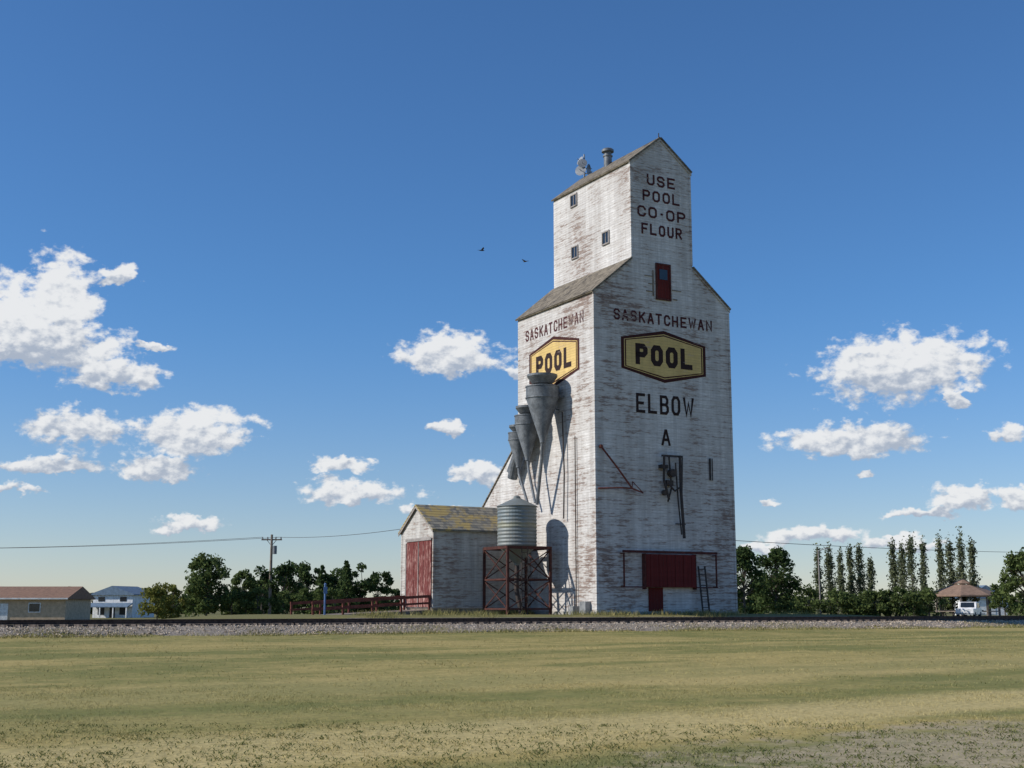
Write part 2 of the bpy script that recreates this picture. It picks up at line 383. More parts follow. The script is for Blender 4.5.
def strip(pts,t,closed):
    P=[np.array(p,float) for p in pts]; n=len(P); L=[];R=[]
    for i in range(n):
        if closed: a,b=P[i-1],P[(i+1)%n]
        else: a=P[i-1] if i>0 else None; b=P[i+1] if i<n-1 else None
        d0=(P[i]-a)/np.linalg.norm(P[i]-a) if a is not None else None
        d1=(b-P[i])/np.linalg.norm(b-P[i]) if b is not None else None
        c=P[i].copy()
        if d0 is None: d0=d1; c=c-d1*t*.5
        elif d1 is None: d1=d0; c=c+d0*t*.5
        n0=np.array([-d0[1],d0[0]]); n1=np.array([-d1[1],d1[0]]); m=n0+n1; l=np.linalg.norm(m)
        m=m/l if l>1e-6 else n0; k=min(1/max(.35,float(m@n0)),1.8)
        L.append(c+m*t*.5*k); R.append(c-m*t*.5*k)
    return L,R
def write(mb,s,width,cap,t,cx,cz,side,eps=.012,gapf=.32):
    rel=[.45 if ch=='.' else (1.25 if ch=='W' else 1.0) for ch in s]
    tot=sum(rel)+gapf*(len(s)-1); uw=width/tot; x=-width/2
    for ch,rw in zip(s,rel):
        w=uw*rw; g=G[ch]; polys=[(Ocl,True)] if g=='O' else [(p,False) for p in g]
        jx,jz=random.uniform(-.012,.012),random.uniform(-.012,.012)
        for k,(pl,cl) in enumerate(polys):
            pts=[(x+jx+t/2+p[0]*(w-t),jz-cap/2+t/2+p[1]*(cap-t)) for p in pl]
            Lp,Rp=strip(pts,t,cl); e=eps+.0015*k; n=len(pts); vs=[]
            for q in Lp+Rp:
                vs.append((cx+q[0],-e,cz+q[1]) if side=='front' else (-e,cx-q[0],cz+q[1]))
            mb.add(vs,[(i,(i+1)%n,n+(i+1)%n,n+i) for i in range(n if cl else n-1)])
        x+=w+gapf*uw
mb=MB()
for s,w,z in (('USE',2.0,25.95),('POOL',2.6,25.0),('CO.OP',3.4,24.0),('FLOUR',2.85,23.0)): write(mb,s,w,.66,.125,4.72,z,'front')
mb.obj('lettering_use_pool_coop_flour',M_letter,E,recalc=False)
mb=MB(); write(mb,'SASKATCHEWAN',6.85,.64,.115,4.72,17.76,'front'); mb.obj('lettering_saskatchewan_front',M_letter,E,recalc=False)
mb=MB(); write(mb,'SASKATCHEWAN',6.5,.66,.105,4.3,17.68,'side'); mb.obj('lettering_saskatchewan_side',M_letter,E,recalc=False)
mb=MB(); write(mb,'ELBOW',4.0,1.1,.165,4.72,12.86,'front'); write(mb,'A',.62,.92,.15,4.72,11.02,'front'); mb.obj('lettering_elbow_a',M_black,E,recalc=False)
def hexa(mb,cx,cz,hw,hs,hh,side,e):
    p=[(-hw,-hs),(0,-hh),(hw,-hs),(hw,hs),(0,hh),(-hw,hs)]
    vs=[(cx+a,-e,cz+b) if side=='front' else (-e,cx-a,cz+b) for a,b in p]; mb.add(vs,[tuple(range(len(p)))])
for side,cx,hw in (('front',4.70,2.93),('side',4.32,2.80)):
    b=MB(); hexa(b,cx,15.62,hw,.88,1.50,side,.012); b.obj('pool_sign_border_'+side,M_border,E,recalc=False)
    b=MB(); hexa(b,cx,15.62,hw-.2,.78,1.30,side,.016); b.obj('pool_sign_line_'+side,M_yellow,E,recalc=False)
    b=MB(); hexa(b,cx,15.62,hw-.25,.76,1.25,side,.020); b.obj('pool_sign_inner_border_'+side,M_border,E,recalc=False)
    b=MB(); hexa(b,cx,15.62,hw-.33,.72,1.17,side,.024); b.obj('pool_sign_field_'+side,M_yellow,E,recalc=False)
    b=MB(); write(b,'POOL',3.95,1.2,.30,cx,15.62,side,.028,.25); b.obj('pool_sign_letters_'+side,M_black,E,recalc=False)

def fdoor(name,u0,u1,z0,z1,mat,fr=.1,off=.05):
    b=MB(); b.box(u0,u1,-off,-.004,z0,z1); b.obj(name,mat,E)
    b=MB(); b.box(u0-fr,u0-.003,-off-.03,-.004,z0-fr,z1+fr); b.box(u1+.003,u1+fr,-off-.03,-.004,z0-fr,z1+fr)
    b.box(u0,u1,-off-.028,-.004,z1+.003,z1+fr-.002); b.box(u0,u1,-off-.028,-.004,z0-fr+.002,z0-.003); b.obj(name+'_frame',M_redtrim,E)
fdoor('loft_door',4.3,5.15,19.0,20.95,M_red)
MB().box(4.45,5.0,-.075,-.051,20.1,20.7).obj('loft_door_panel',M_glass,E)
b=MB(); b.box(3.98,4.08,-.03,-.004,19.1,20.6); b.box(3.55,3.96,-.035,-.004,19.3,19.36); b.box(3.7,3.96,-.035,-.004,19.75,19.8); b.box(5.4,5.7,-.03,-.004,19.0,19.07); b.box(3.45,3.96,-.03,-.004,20.2,20.25); b.box(5.35,6.0,-.03,-.004,19.55,19.6); b.obj('bare_patch_boards',M_wood,E)
for i,(v,z) in enumerate(((2.58,22.94),(6.0,22.9),(6.07,26.2))):
    b=MB(); b.box(c0-.03,c0-.004,v-.3,v+.3,z-.33,z+.33); b.obj('cupola_window_%d'%i,M_glass,E)
    b=MB()
    b.box(c0-.07,c0-.004,v-.38,v-.303,z-.41,z+.41); b.box(c0-.07,c0-.004,v+.303,v+.38,z-.41,z+.41)
    b.box(c0-.068,c0-.004,v-.3,v+.3,z+.333,z+.405); b.box(c0-.09,c0-.004,v-.3,v+.3,z-.405,z-.333); b.box(c0-.05,c0-.032,v-.02,v+.02,z-.33,z+.33)
    b.obj('cupola_window_frame_%d'%i,M_frame,E)
b=MB()
for i in range(12):
    u0=3.0+i*.276; b.box(u0,u0+.262,-.34-.012*(i%2),-.26,2.72,4.5)
b.obj('hanging_red_door',M_red,E)
b=MB(); b.box(3.0,6.31,-.259,-.01,2.9,4.45); b.obj('door_recess',M_redtrim,E)
b=MB(); b.box(3.33,4.26,-.07,-.004,1.42,2.7); b.box(3.45,4.14,-.09,-.071,2.0,2.1); b.obj('lower_red_door',M_red,E)
b=MB(); b.beam((1.5,-.3,4.62),(7.85,-.3,4.62),.1,.13); b.beam((1.5,-.3,2.72),(2.98,-.3,2.72),.06); b.beam((6.33,-.3,2.72),(7.85,-.3,2.72),.06)
for uu in (1.56,7.78): b.beam((uu,-.3,2.7),(uu,-.3,4.54),.07); b.beam((uu,-.3,4.5),(uu,0,4.5),.06); b.beam((uu,-.3,2.76),(uu,0,2.76),.06)
b.box(2.93,2.99,-.33,-.01,2.6,4.53); b.box(6.32,6.38,-.33,-.01,2.6,4.53)
b.obj('door_track_frame',M_redtrim,E)
b=MB()
for uu in (6.6,7.05): b.beam((uu,-.55,1.2),(uu,-.2,3.9),.07)
for k in range(9): 
    f=k/9; b.beam((6.6,-.55+.35*(f+.05),1.2+2.7*(f+.05)),(7.05,-.55+.35*(f+.05),1.2+2.7*(f+.05)),.045)
b.obj('wall_ladder',M_dark,E)
b=MB()
b.path([(5.4,-.35,10.0),(5.38,-.4,8.0),(5.5,-.45,5.4)],.085,8); b.path([(5.15,-.25,9.6),(5.25,-.3,7.4),(5.4,-.35,5.6)],.04,6)
b.beam((4.2,-.3,9.95),(5.6,-.3,9.95),.1); b.path([(4.35,-.3,9.9),(4.3,-.3,8.6),(4.6,-.35,7.5)],.07,8); b.path([(4.75,-.2,9.9),(4.85,-.25,8.2),(4.55,-.3,7.4)],.05,8)
b.box(4.15,4.6,-.34,-.01,9.25,9.45); b.tube((4.9,-.42,9.0),(4.9,-.1,9.0),.22,.22,14); b.path([(5.6,-.3,9.95),(5.65,-.1,7.1)],.03,6)
b.box(4.5,4.95,-.3,-.01,8.3,8.6); b.path([(4.6,-.3,8.4),(5.0,-.35,8.0),(5.3,-.35,8.2)],.05,6); b.tube((4.4,-.34,7.9),(4.4,-.12,7.9),.16,.16,12)
b.beam((7.7,-.08,10.0),(7.7,-.08,8.75),.08); b.beam((7.86,-.08,10.0),(7.86,-.08,8.75),.04)
b.beam((5.1,-.2,6.2),(5.8,-.2,6.2),.06)
b.obj('loading_spout_ironwork',M_dark,E)
b=MB(); b.path([(.31,-.1,10.25),(1.2,-.35,9.1),(2.0,-.55,8.0)],.055,8); b.path([(.12,-.08,7.97),(1.4,-.5,8.02),(2.0,-.55,8.0),(2.75,-.5,7.8)],.045,8); b.tube((.31,-.02,10.25),(.31,-.16,10.25),.1,.1,10)
b.path([(2.0,-.55,8.0),(2.2,-.3,8.4),(2.75,-.5,7.8)],.025,6)
b.obj('car_mover_bracket',M_rampred,E)
b=MB(); b.lathe((4.45,5.1),[(.25,28.2),(.25,29.0),(.3,29.02),(.3,29.1),(.22,29.12),(.22,29.3),(.38,29.32),(.38,29.45),(.3,29.52),(.08,29.6)],20); b.obj('roof_vent',M_galv,E,smooth=True)
b=MB(); b.tube((4.7,8.2,28.4),(4.7,8.2,30.2),.05)
for k,(du,dv,dz,r) in enumerate(((-.3,-.1,29.0,.36),(.28,.1,29.3,.32),(-.12,.15,29.75,.3),(.15,-.2,28.9,.3),(-.25,-.2,29.45,.3))):
    a=Vector((4.7+du,8.2+dv,dz)); d=Vector((du,dv-.15,.05)).normalized()
    b.tube(a,a+d*.12,r*.35,r,16); b.tube((4.7,8.2,dz),a,.03); b.tube(a+d*.12,a+d*.34,.02)
b.obj('antenna_cluster',M_galv2,E)
b=MB(); b.tube((W_/2,.1,28.6),(W_/2,.1,28.95),.03); b.obj('lightning_rod',M_dark,E)

# cyclones on sunlit wall
def cyclone(name,u,v,zt,r,zl,tail):
    b=MB(); h=r/.92
    b.lathe((u,v),[(.12,zt+.01),(r*.93,zt),(r*.93,zt-.12),(r*.62,zt-.5*h),(r*.42,zt-.52*h),(r*.42,zt-.66*h),(r*1.0,zt-.68*h),(r*1.0,zt-1.35*h),(.15,zl),(.15,zl-.12)],36)
    b.obj(name,M_galv,E,smooth=True)
    b=MB(); b.path([(u,v,zl)]+tail,.10*max(.8,h),10)
    b.box(u+r*.3,-.005,v+r*.25,v+r*.95,zt-1.3*h,zt-.75*h)
    b.beam((u,v+.02,zt-1.7*h),(-.004,v+.02,zt-1.9*h),.07); b.beam((u,v-r*.6,zt-1.2*h),(-.004,v-r*.6,zt-1.2*h),.07)
    for zz in (zt-.7*h,zt-1.33*h): b.lathe((u,v),[(r*1.0,zz-.03),(r*1.04,zz-.03),(r*1.04,zz+.03),(r*1.0,zz+.03)],36)
    b.obj(name+'_duct',M_galv,E)
cyclone('dust_cyclone_1',-1.12,3.72,14.65,.93,10.9,[(-1.0,4.0,10.0),(-.8,4.9,7.4)])
cyclone('dust_cyclone_2',-1.0,5.62,13.1,.74,10.1,[(-1.0,5.5,9.4),(-.9,4.95,7.5)])
cyclone('dust_cyclone_3',-.9,6.85,12.15,.6,9.8,[(-.9,6.8,9.3),(-.8,6.0,7.6)])
b=MB(); b.path([(-.6,6.6,11.9),(-.55,7.9,10.0),(-.5,8.3,9.2)],.3,14); b.path([(-.5,7.4,11.2),(-.5,8.6,9.6)],.2,12); b.obj('dust_trunk_duct',M_galv,E,smooth=True)
b=MB(); b.path([(-.25,3.0,12.5),(-.2,2.9,9.0),(-.2,3.0,6.5)],.04,6); b.path([(-.1,1.9,11),(-.1,1.9,1.4)],.03,6); b.obj('wall_conduits',M_dark,E)
b=MB(); b.box(-.35,-.01,.6,1.2,1.3,1.95); b.box(-.5,-.02,1.6,2.0,1.25,1.7); b.obj('electrical_boxes',M_galv2,E)

# ------------------------------------------------------------------ shed
S=frame('wooden_shed')
u0,u1,v0,v1=-6.28,-.03,7.0,11.3; zs=1.6; zE=6.0; zR=7.4; vm_=(v0+v1)/2
MB().prism([(v0,zs),(v1,zs),(v1,zE),(vm_,zR),(v0,zE)],u0,u1,'x').obj('shed_walls',M_shed,S)
MB().box(u0+.05,u1,v0+.05,v1-.05,1.0,zs-.003).obj('shed_foundation',M_wood,S)
b=MB(); sl=(zR-zE)/(vm_-v0)
for sgn in (-1,1):
    ve=vm_+sgn*(vm_-v0+.18); ze2=zE-.18*sl
    b.prism([(vm_,zR-.02),(ve,ze2-.02),(ve,ze2+.08),(vm_,zR+.08)],u0-.15,u1-.02,'x')
b.obj('shed_roof',M_shingle2,S)
b=MB()
for sgn in (-1,1):
    ve=vm_+sgn*(vm_-v0+.18); ze2=zE-.18*sl
    b.prism([(vm_,zR-.022),(ve,ze2-.022),(ve,ze2-.13),(vm_,zR-.13)],u0-.14,u0-.10,'x')
b.obj('shed_barge_boards',M_frame,S)
b=MB()
for i in range(10):
    a=7.15+i*.325; b.box(u0-.07-.012*(i%2),u0-.004,a,a+.312,1.66,5.35)
b.obj('sliding_doors',M_red2,S)
b=MB(); b.box(u0-.12,u0-.086,7.1,10.5,5.36,5.52); b.box(u0-.11,u0-.084,8.74,8.8,1.66,5.3); b.box(u0-.1,u0-.004,10.42,10.55,1.62,5.3); b.obj('door_rail',M_frame,S)
b=MB(); b.box(u0-.024,u0+.1,v0-.024,v0+.1,zs,zE-.1); b.box(u0-.024,u0+.1,v1-.1,v1+.024,zs,zE-.1); b.obj('corner_boards',M_shed,S)
R=frame('loading_ramp')
b=MB()
b.prism([(u0-.05,1.5),(-13.3,1.18),(-13.3,1.02),(u0-.05,1.3)],7.1,10.6,'y'); b.obj('ramp_deck',M_wood,R)
b=MB()
for vv in (7.15,10.5):
    for i in range(5):
        uu=u0-.15-i*1.7; zz=1.5-.32*(i*1.7)/7.0; b.beam((uu,vv,1.0),(uu,vv,zz+.75),.10)
    b.beam((u0-.1,vv,2.25),(-13.3,vv,1.85),.07,.15); b.beam((u0-.1,vv,1.88),(-13.3,vv,1.5),.05,.11)
b.obj('ramp_railing',M_rampred,R)
px_,py_=xy(-12.9,6.3); e=empty('blue_marker_post',(px_,py_,Hxy(px_,py_)),TH)
b=MB(); b.beam((0,0,-.2),(0,0,1.55),.08,.08); b.lathe((0,0),[(.07,1.55),(.07,1.6),(.02,1.65)],8); b.obj('post',M_blue,e)
b=MB(); b.box(-.10,.10,-.06,-.043,1.1,1.45); b.obj('plate',M_blue,e)

# ------------------------------------------------------------------ hopper bin on stand
Bn=frame('hopper_grain_bin'); bc=(-2.16,4.8)
m,t=newmat('painted_corrugated_bin')
o=t.n('ShaderNodeTexCoord').outputs['Object']; sp=t.n('ShaderNodeSeparateXYZ',{0:o}).outputs
n=t.noise(o,1.6,5,.65)
z=t.m('ADD',sp[2],t.m('MULTIPLY',t.m('SUBTRACT',n,.5),.6))
c=t.mix(n,(.13,.15,.15),(.24,.265,.26))
c=t.mix(t.m('MULTIPLY',t.ss(z,6.35,6.5,0,.35),t.ss(z,7.1,6.95)),c,(.10,.16,.20))
c=t.mix(t.m('MULTIPLY',t.ss(z,5.95,6.05,0,.4),t.ss(z,6.35,6.2)),c,(.30,.28,.14))
c=t.mix(t.ss(t.noise(o,5,4,.7),.5,.65,0,.6),c,(.19,.18,.155))
t.out(t.n('ShaderNodeBsdfPrincipled',{'Base Color':c,'Roughness':.6,'Metallic':.15}).outputs[0]); M_bin=m
prof=[(.12,3.9),(.16,4.05),(1.08,5.0)]
for k in range(44): prof.append((1.10+.018*math.sin(k*math.pi/2),5.02+k*.05))
prof+=[(1.16,7.2),(1.16,7.23),(.2,7.68),(.2,7.78),(.05,7.84)]
b=MB(); b.lathe(bc,prof,40); b.obj('bin_shell',M_bin,Bn,smooth=False)
b=MB()
q=1.35
cs=[(bc[0]+i*q,bc[1]+j*q) for i,j in ((-1,-1),(1,-1),(1,1),(-1,1))]
for (x,y) in cs: b.beam((x,y,1.0),(x,y,4.95),.13)
for i in range(4):
    p,r=cs[i],cs[(i+1)%4]
    for zz,w in ((4.88,.16),(3.15,.1),(1.55,.1)): b.beam((*p,zz),(*r,zz),w)
    b.beam((*p,3.15),(*r,4.8),.05); b.beam((*r,3.15),(*p,4.8),.05); b.beam((*p,1.55),(*r,3.1),.05); b.beam((*r,1.55),(*p,3.1),.05)
b.beam((cs[0][0],bc[1],4.9),(cs[1][0],bc[1],4.9),.12); b.obj('steel_stand',M_rust,Bn)
b=MB(); b.path([(bc[0],bc[1],4.0),(bc[0]-.1,bc[1]-.1,2.6),(bc[0]+.1,bc[1]-.3,1.3)],.13,10)
b.beam((bc[0]-.5,bc[1]-1.42,1.1),(bc[0]-.5,bc[1]-1.42,4.9),.04); b.beam((bc[0]-.15,bc[1]-1.42,1.1),(bc[0]-.15,bc[1]-1.42,4.9),.04)
for k in range(12): b.beam((bc[0]-.5,bc[1]-1.42,1.3+k*.3),(bc[0]-.15,bc[1]-1.42,1.3+k*.3),.03)
b.obj('discharge_pipe_and_ladder',M_dark,Bn)

# ------------------------------------------------------------------ trees
def leaves(C,size,up=0.0):
    n=len(C); a=rng.normal(size=(n,3)); a/=np.linalg.norm(a,axis=1)[:,None]
    b=rng.normal(size=(n,3)); b-= (b*a).sum(1)[:,None]*a; b/=np.linalg.norm(b,axis=1)[:,None]
    s=size*rng.uniform(.5,1.3,n)[:,None]; a=a*s; b=b*s*.6
    return np.stack([C-a,C+b,C+a,C-b],1).reshape(-1,3)
def deciduous(x,y,h,w,nl,ls,mbt,z0=None):
    z0=Hxy(x,y) if z0 is None else z0; P=[]
    mbt.tube((x,y,z0-.2),(x,y,z0+h*.45),h*.02,h*.012,7)
    K=max(9,int(nl/90)); per=nl//K
    for k in range(K):
        f=rng.random()**.8; zz=.12+.84*f; env=math.sin(math.pi*min(1,(zz*.84+.14)))**.6
        A=rng.uniform(0,6.28); r=w*.5*env*math.sqrt(rng.uniform(.05,1))*.85
        c=np.array([x+r*math.cos(A),y+r*math.sin(A),z0+h*zz*.97]); R=w*.13*rng.uniform(.6,1.35)
        s=z0+h*.12+(c[2]-z0)*.45
        mbt.tube((x,y,min(s,z0+h*.8)),tuple(c),h*.008,h*.003,5)
        d=rng.normal(size=(per,3)); d/=np.linalg.norm(d,axis=1)[:,None]; rad=R*rng.random((per,1))**.4*1.15
        P.append(c+d*rad*np.array([1,1,.8]))
    return leaves(np.concatenate(P),ls)
def poplar(x,y,h,w,nl,ls,mbt):
    z0=Hxy(x,y); P=[]
    mbt.tube((x,y,z0-.2),(x,y,z0+h*.92),h*.014,.02,6)
    for k in range(44):
        f=rng.uniform(.05,.98); A=rng.uniform(0,6.28); r=w*.5*(math.sin(math.pi*min(1,(f*.8+.22)))**.7)*rng.uniform(.3,1.1)
        b0=np.array([x,y,z0+h*f*.9]); b1=b0+np.array([r*math.cos(A),r*math.sin(A),h*.11*rng.uniform(.5,1.2)])
        mbt.tube(tuple(b0-np.array([0,0,.2])),tuple(b1),.03,.01,4)
        m=nl//44; tt=rng.random((m,1)); P.append(b0+(b1-b0)*tt+rng.normal(size=(m,3))*np.array([.12*w,.12*w,.42]))
    return leaves(np.concatenate(P),ls)
def spruce(x,y,h,w,nl,ls,mbt):
    z0=Hxy(x,y); mbt.tube((x,y,z0-.2),(x,y,z0+h*.95),h*.018,.02,6)
    f=rng.random(nl)**1.5; lay=np.floor(f*13)/13+rng.uniform(0,.045,nl)
    A=rng.integers(0,11,nl)*.571+rng.normal(0,.17,nl)+lay*7; r=w*.5*(1.02-lay)*rng.random(nl)**.5*(1+.25*np.sin(A*3+lay*9))
    C=np.stack([x+r*np.cos(A),y+r*np.sin(A),z0+h*(.06+.94*lay)-r*.25],1)
    return leaves(C,ls)
L_dark=leafmat('leaves_dark_green',(.035,.06,.025),(.10,.14,.05),.3)
L_mid=leafmat('leaves_mid_green',(.06,.09,.03),(.16,.20,.07),.35)
L_yel=leafmat('leaves_yellow_green',(.12,.14,.03),(.27,.26,.08),.35)
L_pop=leafmat('leaves_poplar',(.09,.11,.065),(.22,.24,.13),.35)
M_bark=rough_mat('bark',(.06,.05,.04),(.16,.14,.12),6)
def tree_obj(name,specs,lm):
    e=empty(name); mbt=MB(); P=[]
    for (fn,x,y,h,w,nl,ls) in specs: P.append(fn(x,y,h,w,nl,ls,mbt))
    mbt.obj('trunks_and_limbs',M_bark,e,recalc=False)
    P=np.concatenate(P); o=npobj('crown',P,np.arange(len(P)).reshape(-1,4),lm,fr=False); o.parent=e; return e
def X(px,Y): return (px-512)/1300*.987*Y     # bearing (photo measurement) -> metres east of the camera axis
tree_obj('poplar_tree',[(deciduous,X(207,118),118,6.1,5.0,5600,.16)],L_mid)
tree_obj('willow_bush',[(deciduous,X(158,112),112,3.4,3.4,2600,.13),(deciduous,X(174,114),114,3.5,2.4,1500,.13)],L_yel)
tree_obj('shrub_row',[(deciduous,X(p,120),120,2.6+random.random()*.8,3.0,1200,.13) for p in (232,246,258,284,300,318,335)],L_mid)
tree_obj('deciduous_tree',[(deciduous,X(243,128),128,5.0,3.4,2400,.16)],L_mid)
sp=[]
for p,h in ((262,4.9),(270,4.4),(278,5.6),(288,5.9),(298,5.3),(308,5.6),(318,5.2),(331,5.2),(340,4.8),(348,5.6),(357,5.3),(367,5.5),(377,4.9)):
    sp.append((deciduous if random.random()<.7 else spruce,X(p,132+random.uniform(-4,6)),132+random.uniform(-4,6),h*1.08,3.8,1700,.17))
tree_obj('windbreak_tree_row',sp,L_dark)
tree_obj('background_tree_line',[(deciduous,X(p,260),260,random.uniform(3,5.2),8,600,.38) for p in range(-60,420,13)],L_dark)
tree_obj('shade_tree',[(deciduous,X(744,122),122,7.0,4.2,3600,.17)],L_dark)
tree_obj('shade_tree',[(deciduous,X(776,126),126,6.9,5.4,5600,.17)],L_dark)
tree_obj('shrub_row',[(deciduous,X(p,138),138,random.uniform(2.4,3.5),4.0,1200,.16) for p in (758,799,808,838,852,862,875,890,902,914,924)],L_mid)
pp=[];hs=[8.3,8.8,8.0,8.6,8.2,6.4,9.0,8.5,8.8,8.2,9.1,9.5,9.7,8.6]
for i,p in enumerate((819,829,840,850,861,873,894,904,914,925,943,953,963,974)):
    Y=152+random.uniform(-3,5); pp.append((poplar,X(p+random.uniform(-1.5,1.5),Y),Y,hs[i]*random.uniform(.95,1.1),random.uniform(1.2,2.0),1800,.15))
tree_obj('poplar_tree_row',pp,L_pop)
tree_obj('ash_tree',[(deciduous,X(1026,120),120,6.6,4.6,4200,.17)],L_mid)
tree_obj('shrub',[(deciduous,X(1004,128),128,3.8,3.6,2200,.14)],L_mid)
tree_obj('background_tree_line',[(deciduous,X(p,300),300,random.uniform(3.0,5.2),9,600,.42) for p in range(735,1110,13)],L_mid)

# ------------------------------------------------------------------ houses
M_beige=plain('beige_stucco',(.52,.39,.26),.85); M_brroof=plain('brown_asphalt_shingles',(.25,.145,.095),.9)
M_hw=plain('white_vinyl_siding',(.72,.73,.73),.7); M_groof=plain('blue_grey_shingles',(.13,.19,.26),.9); M_trim=plain('white_trim',(.75,.75,.73),.6)
H=empty('beige_bungalow',(X(-60,150),150,0)); x0,x1=-14,X(66,150)-X(-60,150)
z0=-.1
MB().prism([(0,z0),(9,z0),(9,2.65),(4.5,2.66),(0,2.65)],x0,x1,'x').obj('walls',M_beige,H)
MB().prism([(-.5,2.6),(9.5,2.6),(9.5,2.72),(4.5,4.1),(-.5,2.72)],x0-.5,x1+.4,'x').obj('roof',M_brroof,H)
b=MB()
for xx in (x1-3.5,x1-10.5): b.box(xx-.6,xx+.6,-.04,-.004,1.2,2.1)
b.obj('windows',M_glass,H)
b=MB()
for xx in (x1-3.5,x1-10.5):
    b.box(xx-.7,xx-.603,-.06,-.004,1.1,2.2); b.box(xx+.603,xx+.7,-.06,-.004,1.1,2.2); b.box(xx-.6,xx+.6,-.06,-.004,2.103,2.2); b.box(xx-.6,xx+.6,-.06,-.004,1.1,1.197)
b.box(x0-.5,x1+.4,-.56,-.502,2.58,2.74); b.box(x1-7.4,x1-6.5,-.05,-.004,0,2.1); b.obj('trim_and_door',M_trim,H)
H=empty('white_two_storey_house',(X(113,180),180,0),math.radians(-14))
MB().box(-3.0,3.0,0,6,-.1,3.4).obj('walls',M_hw,H)
MB().prism([(-3.4,3.35),(3.4,3.35),(3.4,3.45),(0,4.6),(-3.4,3.45)],-.4,6.4,'y').obj('roof',M_groof,H)
MB().prism([(-.3,2.1),(-1.6,1.7),(-1.6,1.8),(-.3,2.3)],-3.2,3.2,'x').obj('porch_roof',M_groof,H)
b=MB()
for xx in (-1.7,1.6): b.box(xx-.5,xx+.5,-.04,-.004,.7,1.7); b.box(xx-.5,xx+.5,-.04,-.004,2.5,3.1)
b.box(-.4,.4,-.04,-.004,0,1.9); b.obj('windows_and_door',M_glass,H)
b=MB()
for xx in (-3,-1,1,3): b.beam((xx,-1.5,0),(xx,-1.5,1.75),.14)
b.obj('porch_posts',M_trim,H)
H=empty('grey_garage',(X(986,215),215,0),0)
MB().box(-3.5,3.5,0,6,0,3.2).obj('walls',M_hw,H); MB().prism([(-3.9,3.1),(3.9,3.1),(0,5.3)],-.4,6.4,'y').obj('roof',M_groof,H)
MB().box(-1.4,1.4,-.05,-.004,.6,2.7).obj('garage_door',M_trim,H)

gx,gy=X(963,150),150; gz=Hxy(gx,gy); Gz=empty('picnic_gazebo',(gx,gy,gz)); Gz.scale=(1,1,1.13)
def ngon(r,z,n=8,ph=math.pi/8): return [(r*math.cos(ph+2*math.pi*i/n),r*math.sin(ph+2*math.pi*i/n),z) for i in range(n)]
b=MB(); b.add(ngon(4.2,2.15)+ngon(4.2,2.3)+ngon(1.1,3.35),[(i,(i+1)%8,8+(i+1)%8,8+i) for i in range(8)]+[(8+i,8+(i+1)%8,16+(i+1)%8,16+i) for i in range(8)])
b.add(ngon(1.2,3.45)+[(0,0,3.95)],[(i,(i+1)%8,8) for i in range(8)]); b.obj('roof',plain('brown_gazebo_shingles',(.26,.17,.12),.9),Gz)
b=MB()
for p in ngon(3.8,0): b.beam((p[0],p[1],-.3),(p[0],p[1],2.2),.2)
n8=ngon(3.8,.7)
for i in range(8):
    if i!=5: b.beam(n8[i],n8[(i+1)%8],.08,.1); 
for p in ngon(1.0,3.0): b.beam((p[0],p[1],3.2),(p[0],p[1],3.5),.1)
b.obj('posts_and_rails',M_wood,Gz)
b=MB(); b.lathe((0,0),[(3.9,-.2),(3.9,.08)],16); b.obj('floor',M_conc,Gz)
b=MB()
for xx in (-1.6,1.2): b.box(xx-.9,xx+.9,-.4,.4,.75,.82); b.box(xx-.9,xx+.9,-.9,-.65,.42,.48); b.box(xx-.9,xx+.9,.65,.9,.42,.48); b.beam((xx-.6,-.8,.08),(xx-.6,.3,.76),.08); b.beam((xx+.6,.8,.08),(xx+.6,-.3,.76),.08)
b.obj('picnic_tables',M_wood,Gz)

# pickup truck
tx,ty=X(968,140),140; TK=empty('pickup_truck',(tx,ty,Hxy(tx,ty)-.02),math.radians(62))
M_truck=plain('white_car_paint',(.78,.78,.78),.3,0,.5); M_tire=plain('tire_rubber',(.02,.02,.02),.9)
b=MB()
b.prism([(-2.7,.5),(2.65,.5),(2.75,.75),(2.7,1.0),(2.5,1.12),(1.35,1.2),(.75,1.78),(-.65,1.82),(-.85,1.2),(-.86,1.12),(-2.7,1.12)],-.92,.92,'y')
o=b.obj('body',M_truck,TK); bv=o.modifiers.new('bevel','BEVEL'); bv.width=.06; bv.segments=2
b=MB()
for sy in (-.925,.925):
    y0,y1=sorted((sy,sy*1.008)); b.prism([(1.15,1.22),(.68,1.7),(.1,1.72),(.1,1.22)],y0,y1,'y'); b.prism([(.02,1.22),(.02,1.72),(-.55,1.73),(-.7,1.22)],y0,y1,'y')
b.add([(1.31,-.8,1.25),(1.31,.8,1.25),(.80,.75,1.76),(.80,-.75,1.76)],[(0,1,2,3)]); b.add([(-.86,-.7,1.25),(-.86,.7,1.25),(-.68,.68,1.76),(-.68,-.68,1.76)],[(0,1,2,3)])
b.obj('windows',M_glass,TK)
b=MB(); b.box(-2.6,-.95,-.8,.8,1.115,1.125); b.box(2.72,2.78,-.6,.6,.72,.98); b.obj('bed_and_grille',M_dark,TK)
b=MB()
for xx in (-1.75,1.75):
    for yy in (-.95,.72): b.tube((xx,yy,.38),(xx,yy+.23,.38),.38,.38,20)
b.obj('wheels',M_tire,TK)
b=MB()
for xx in (-1.75,1.75):
    for yy in (-.965,.94): b.tube((xx,yy,.38),(xx,yy+.025,.38),.2,.2,12)
b.box(2.7,2.85,-.9,.9,.5,.66); b.box(-2.85,-2.71,-.85,.85,.5,.66); b.obj('hubs_and_bumpers',M_galv2,TK)

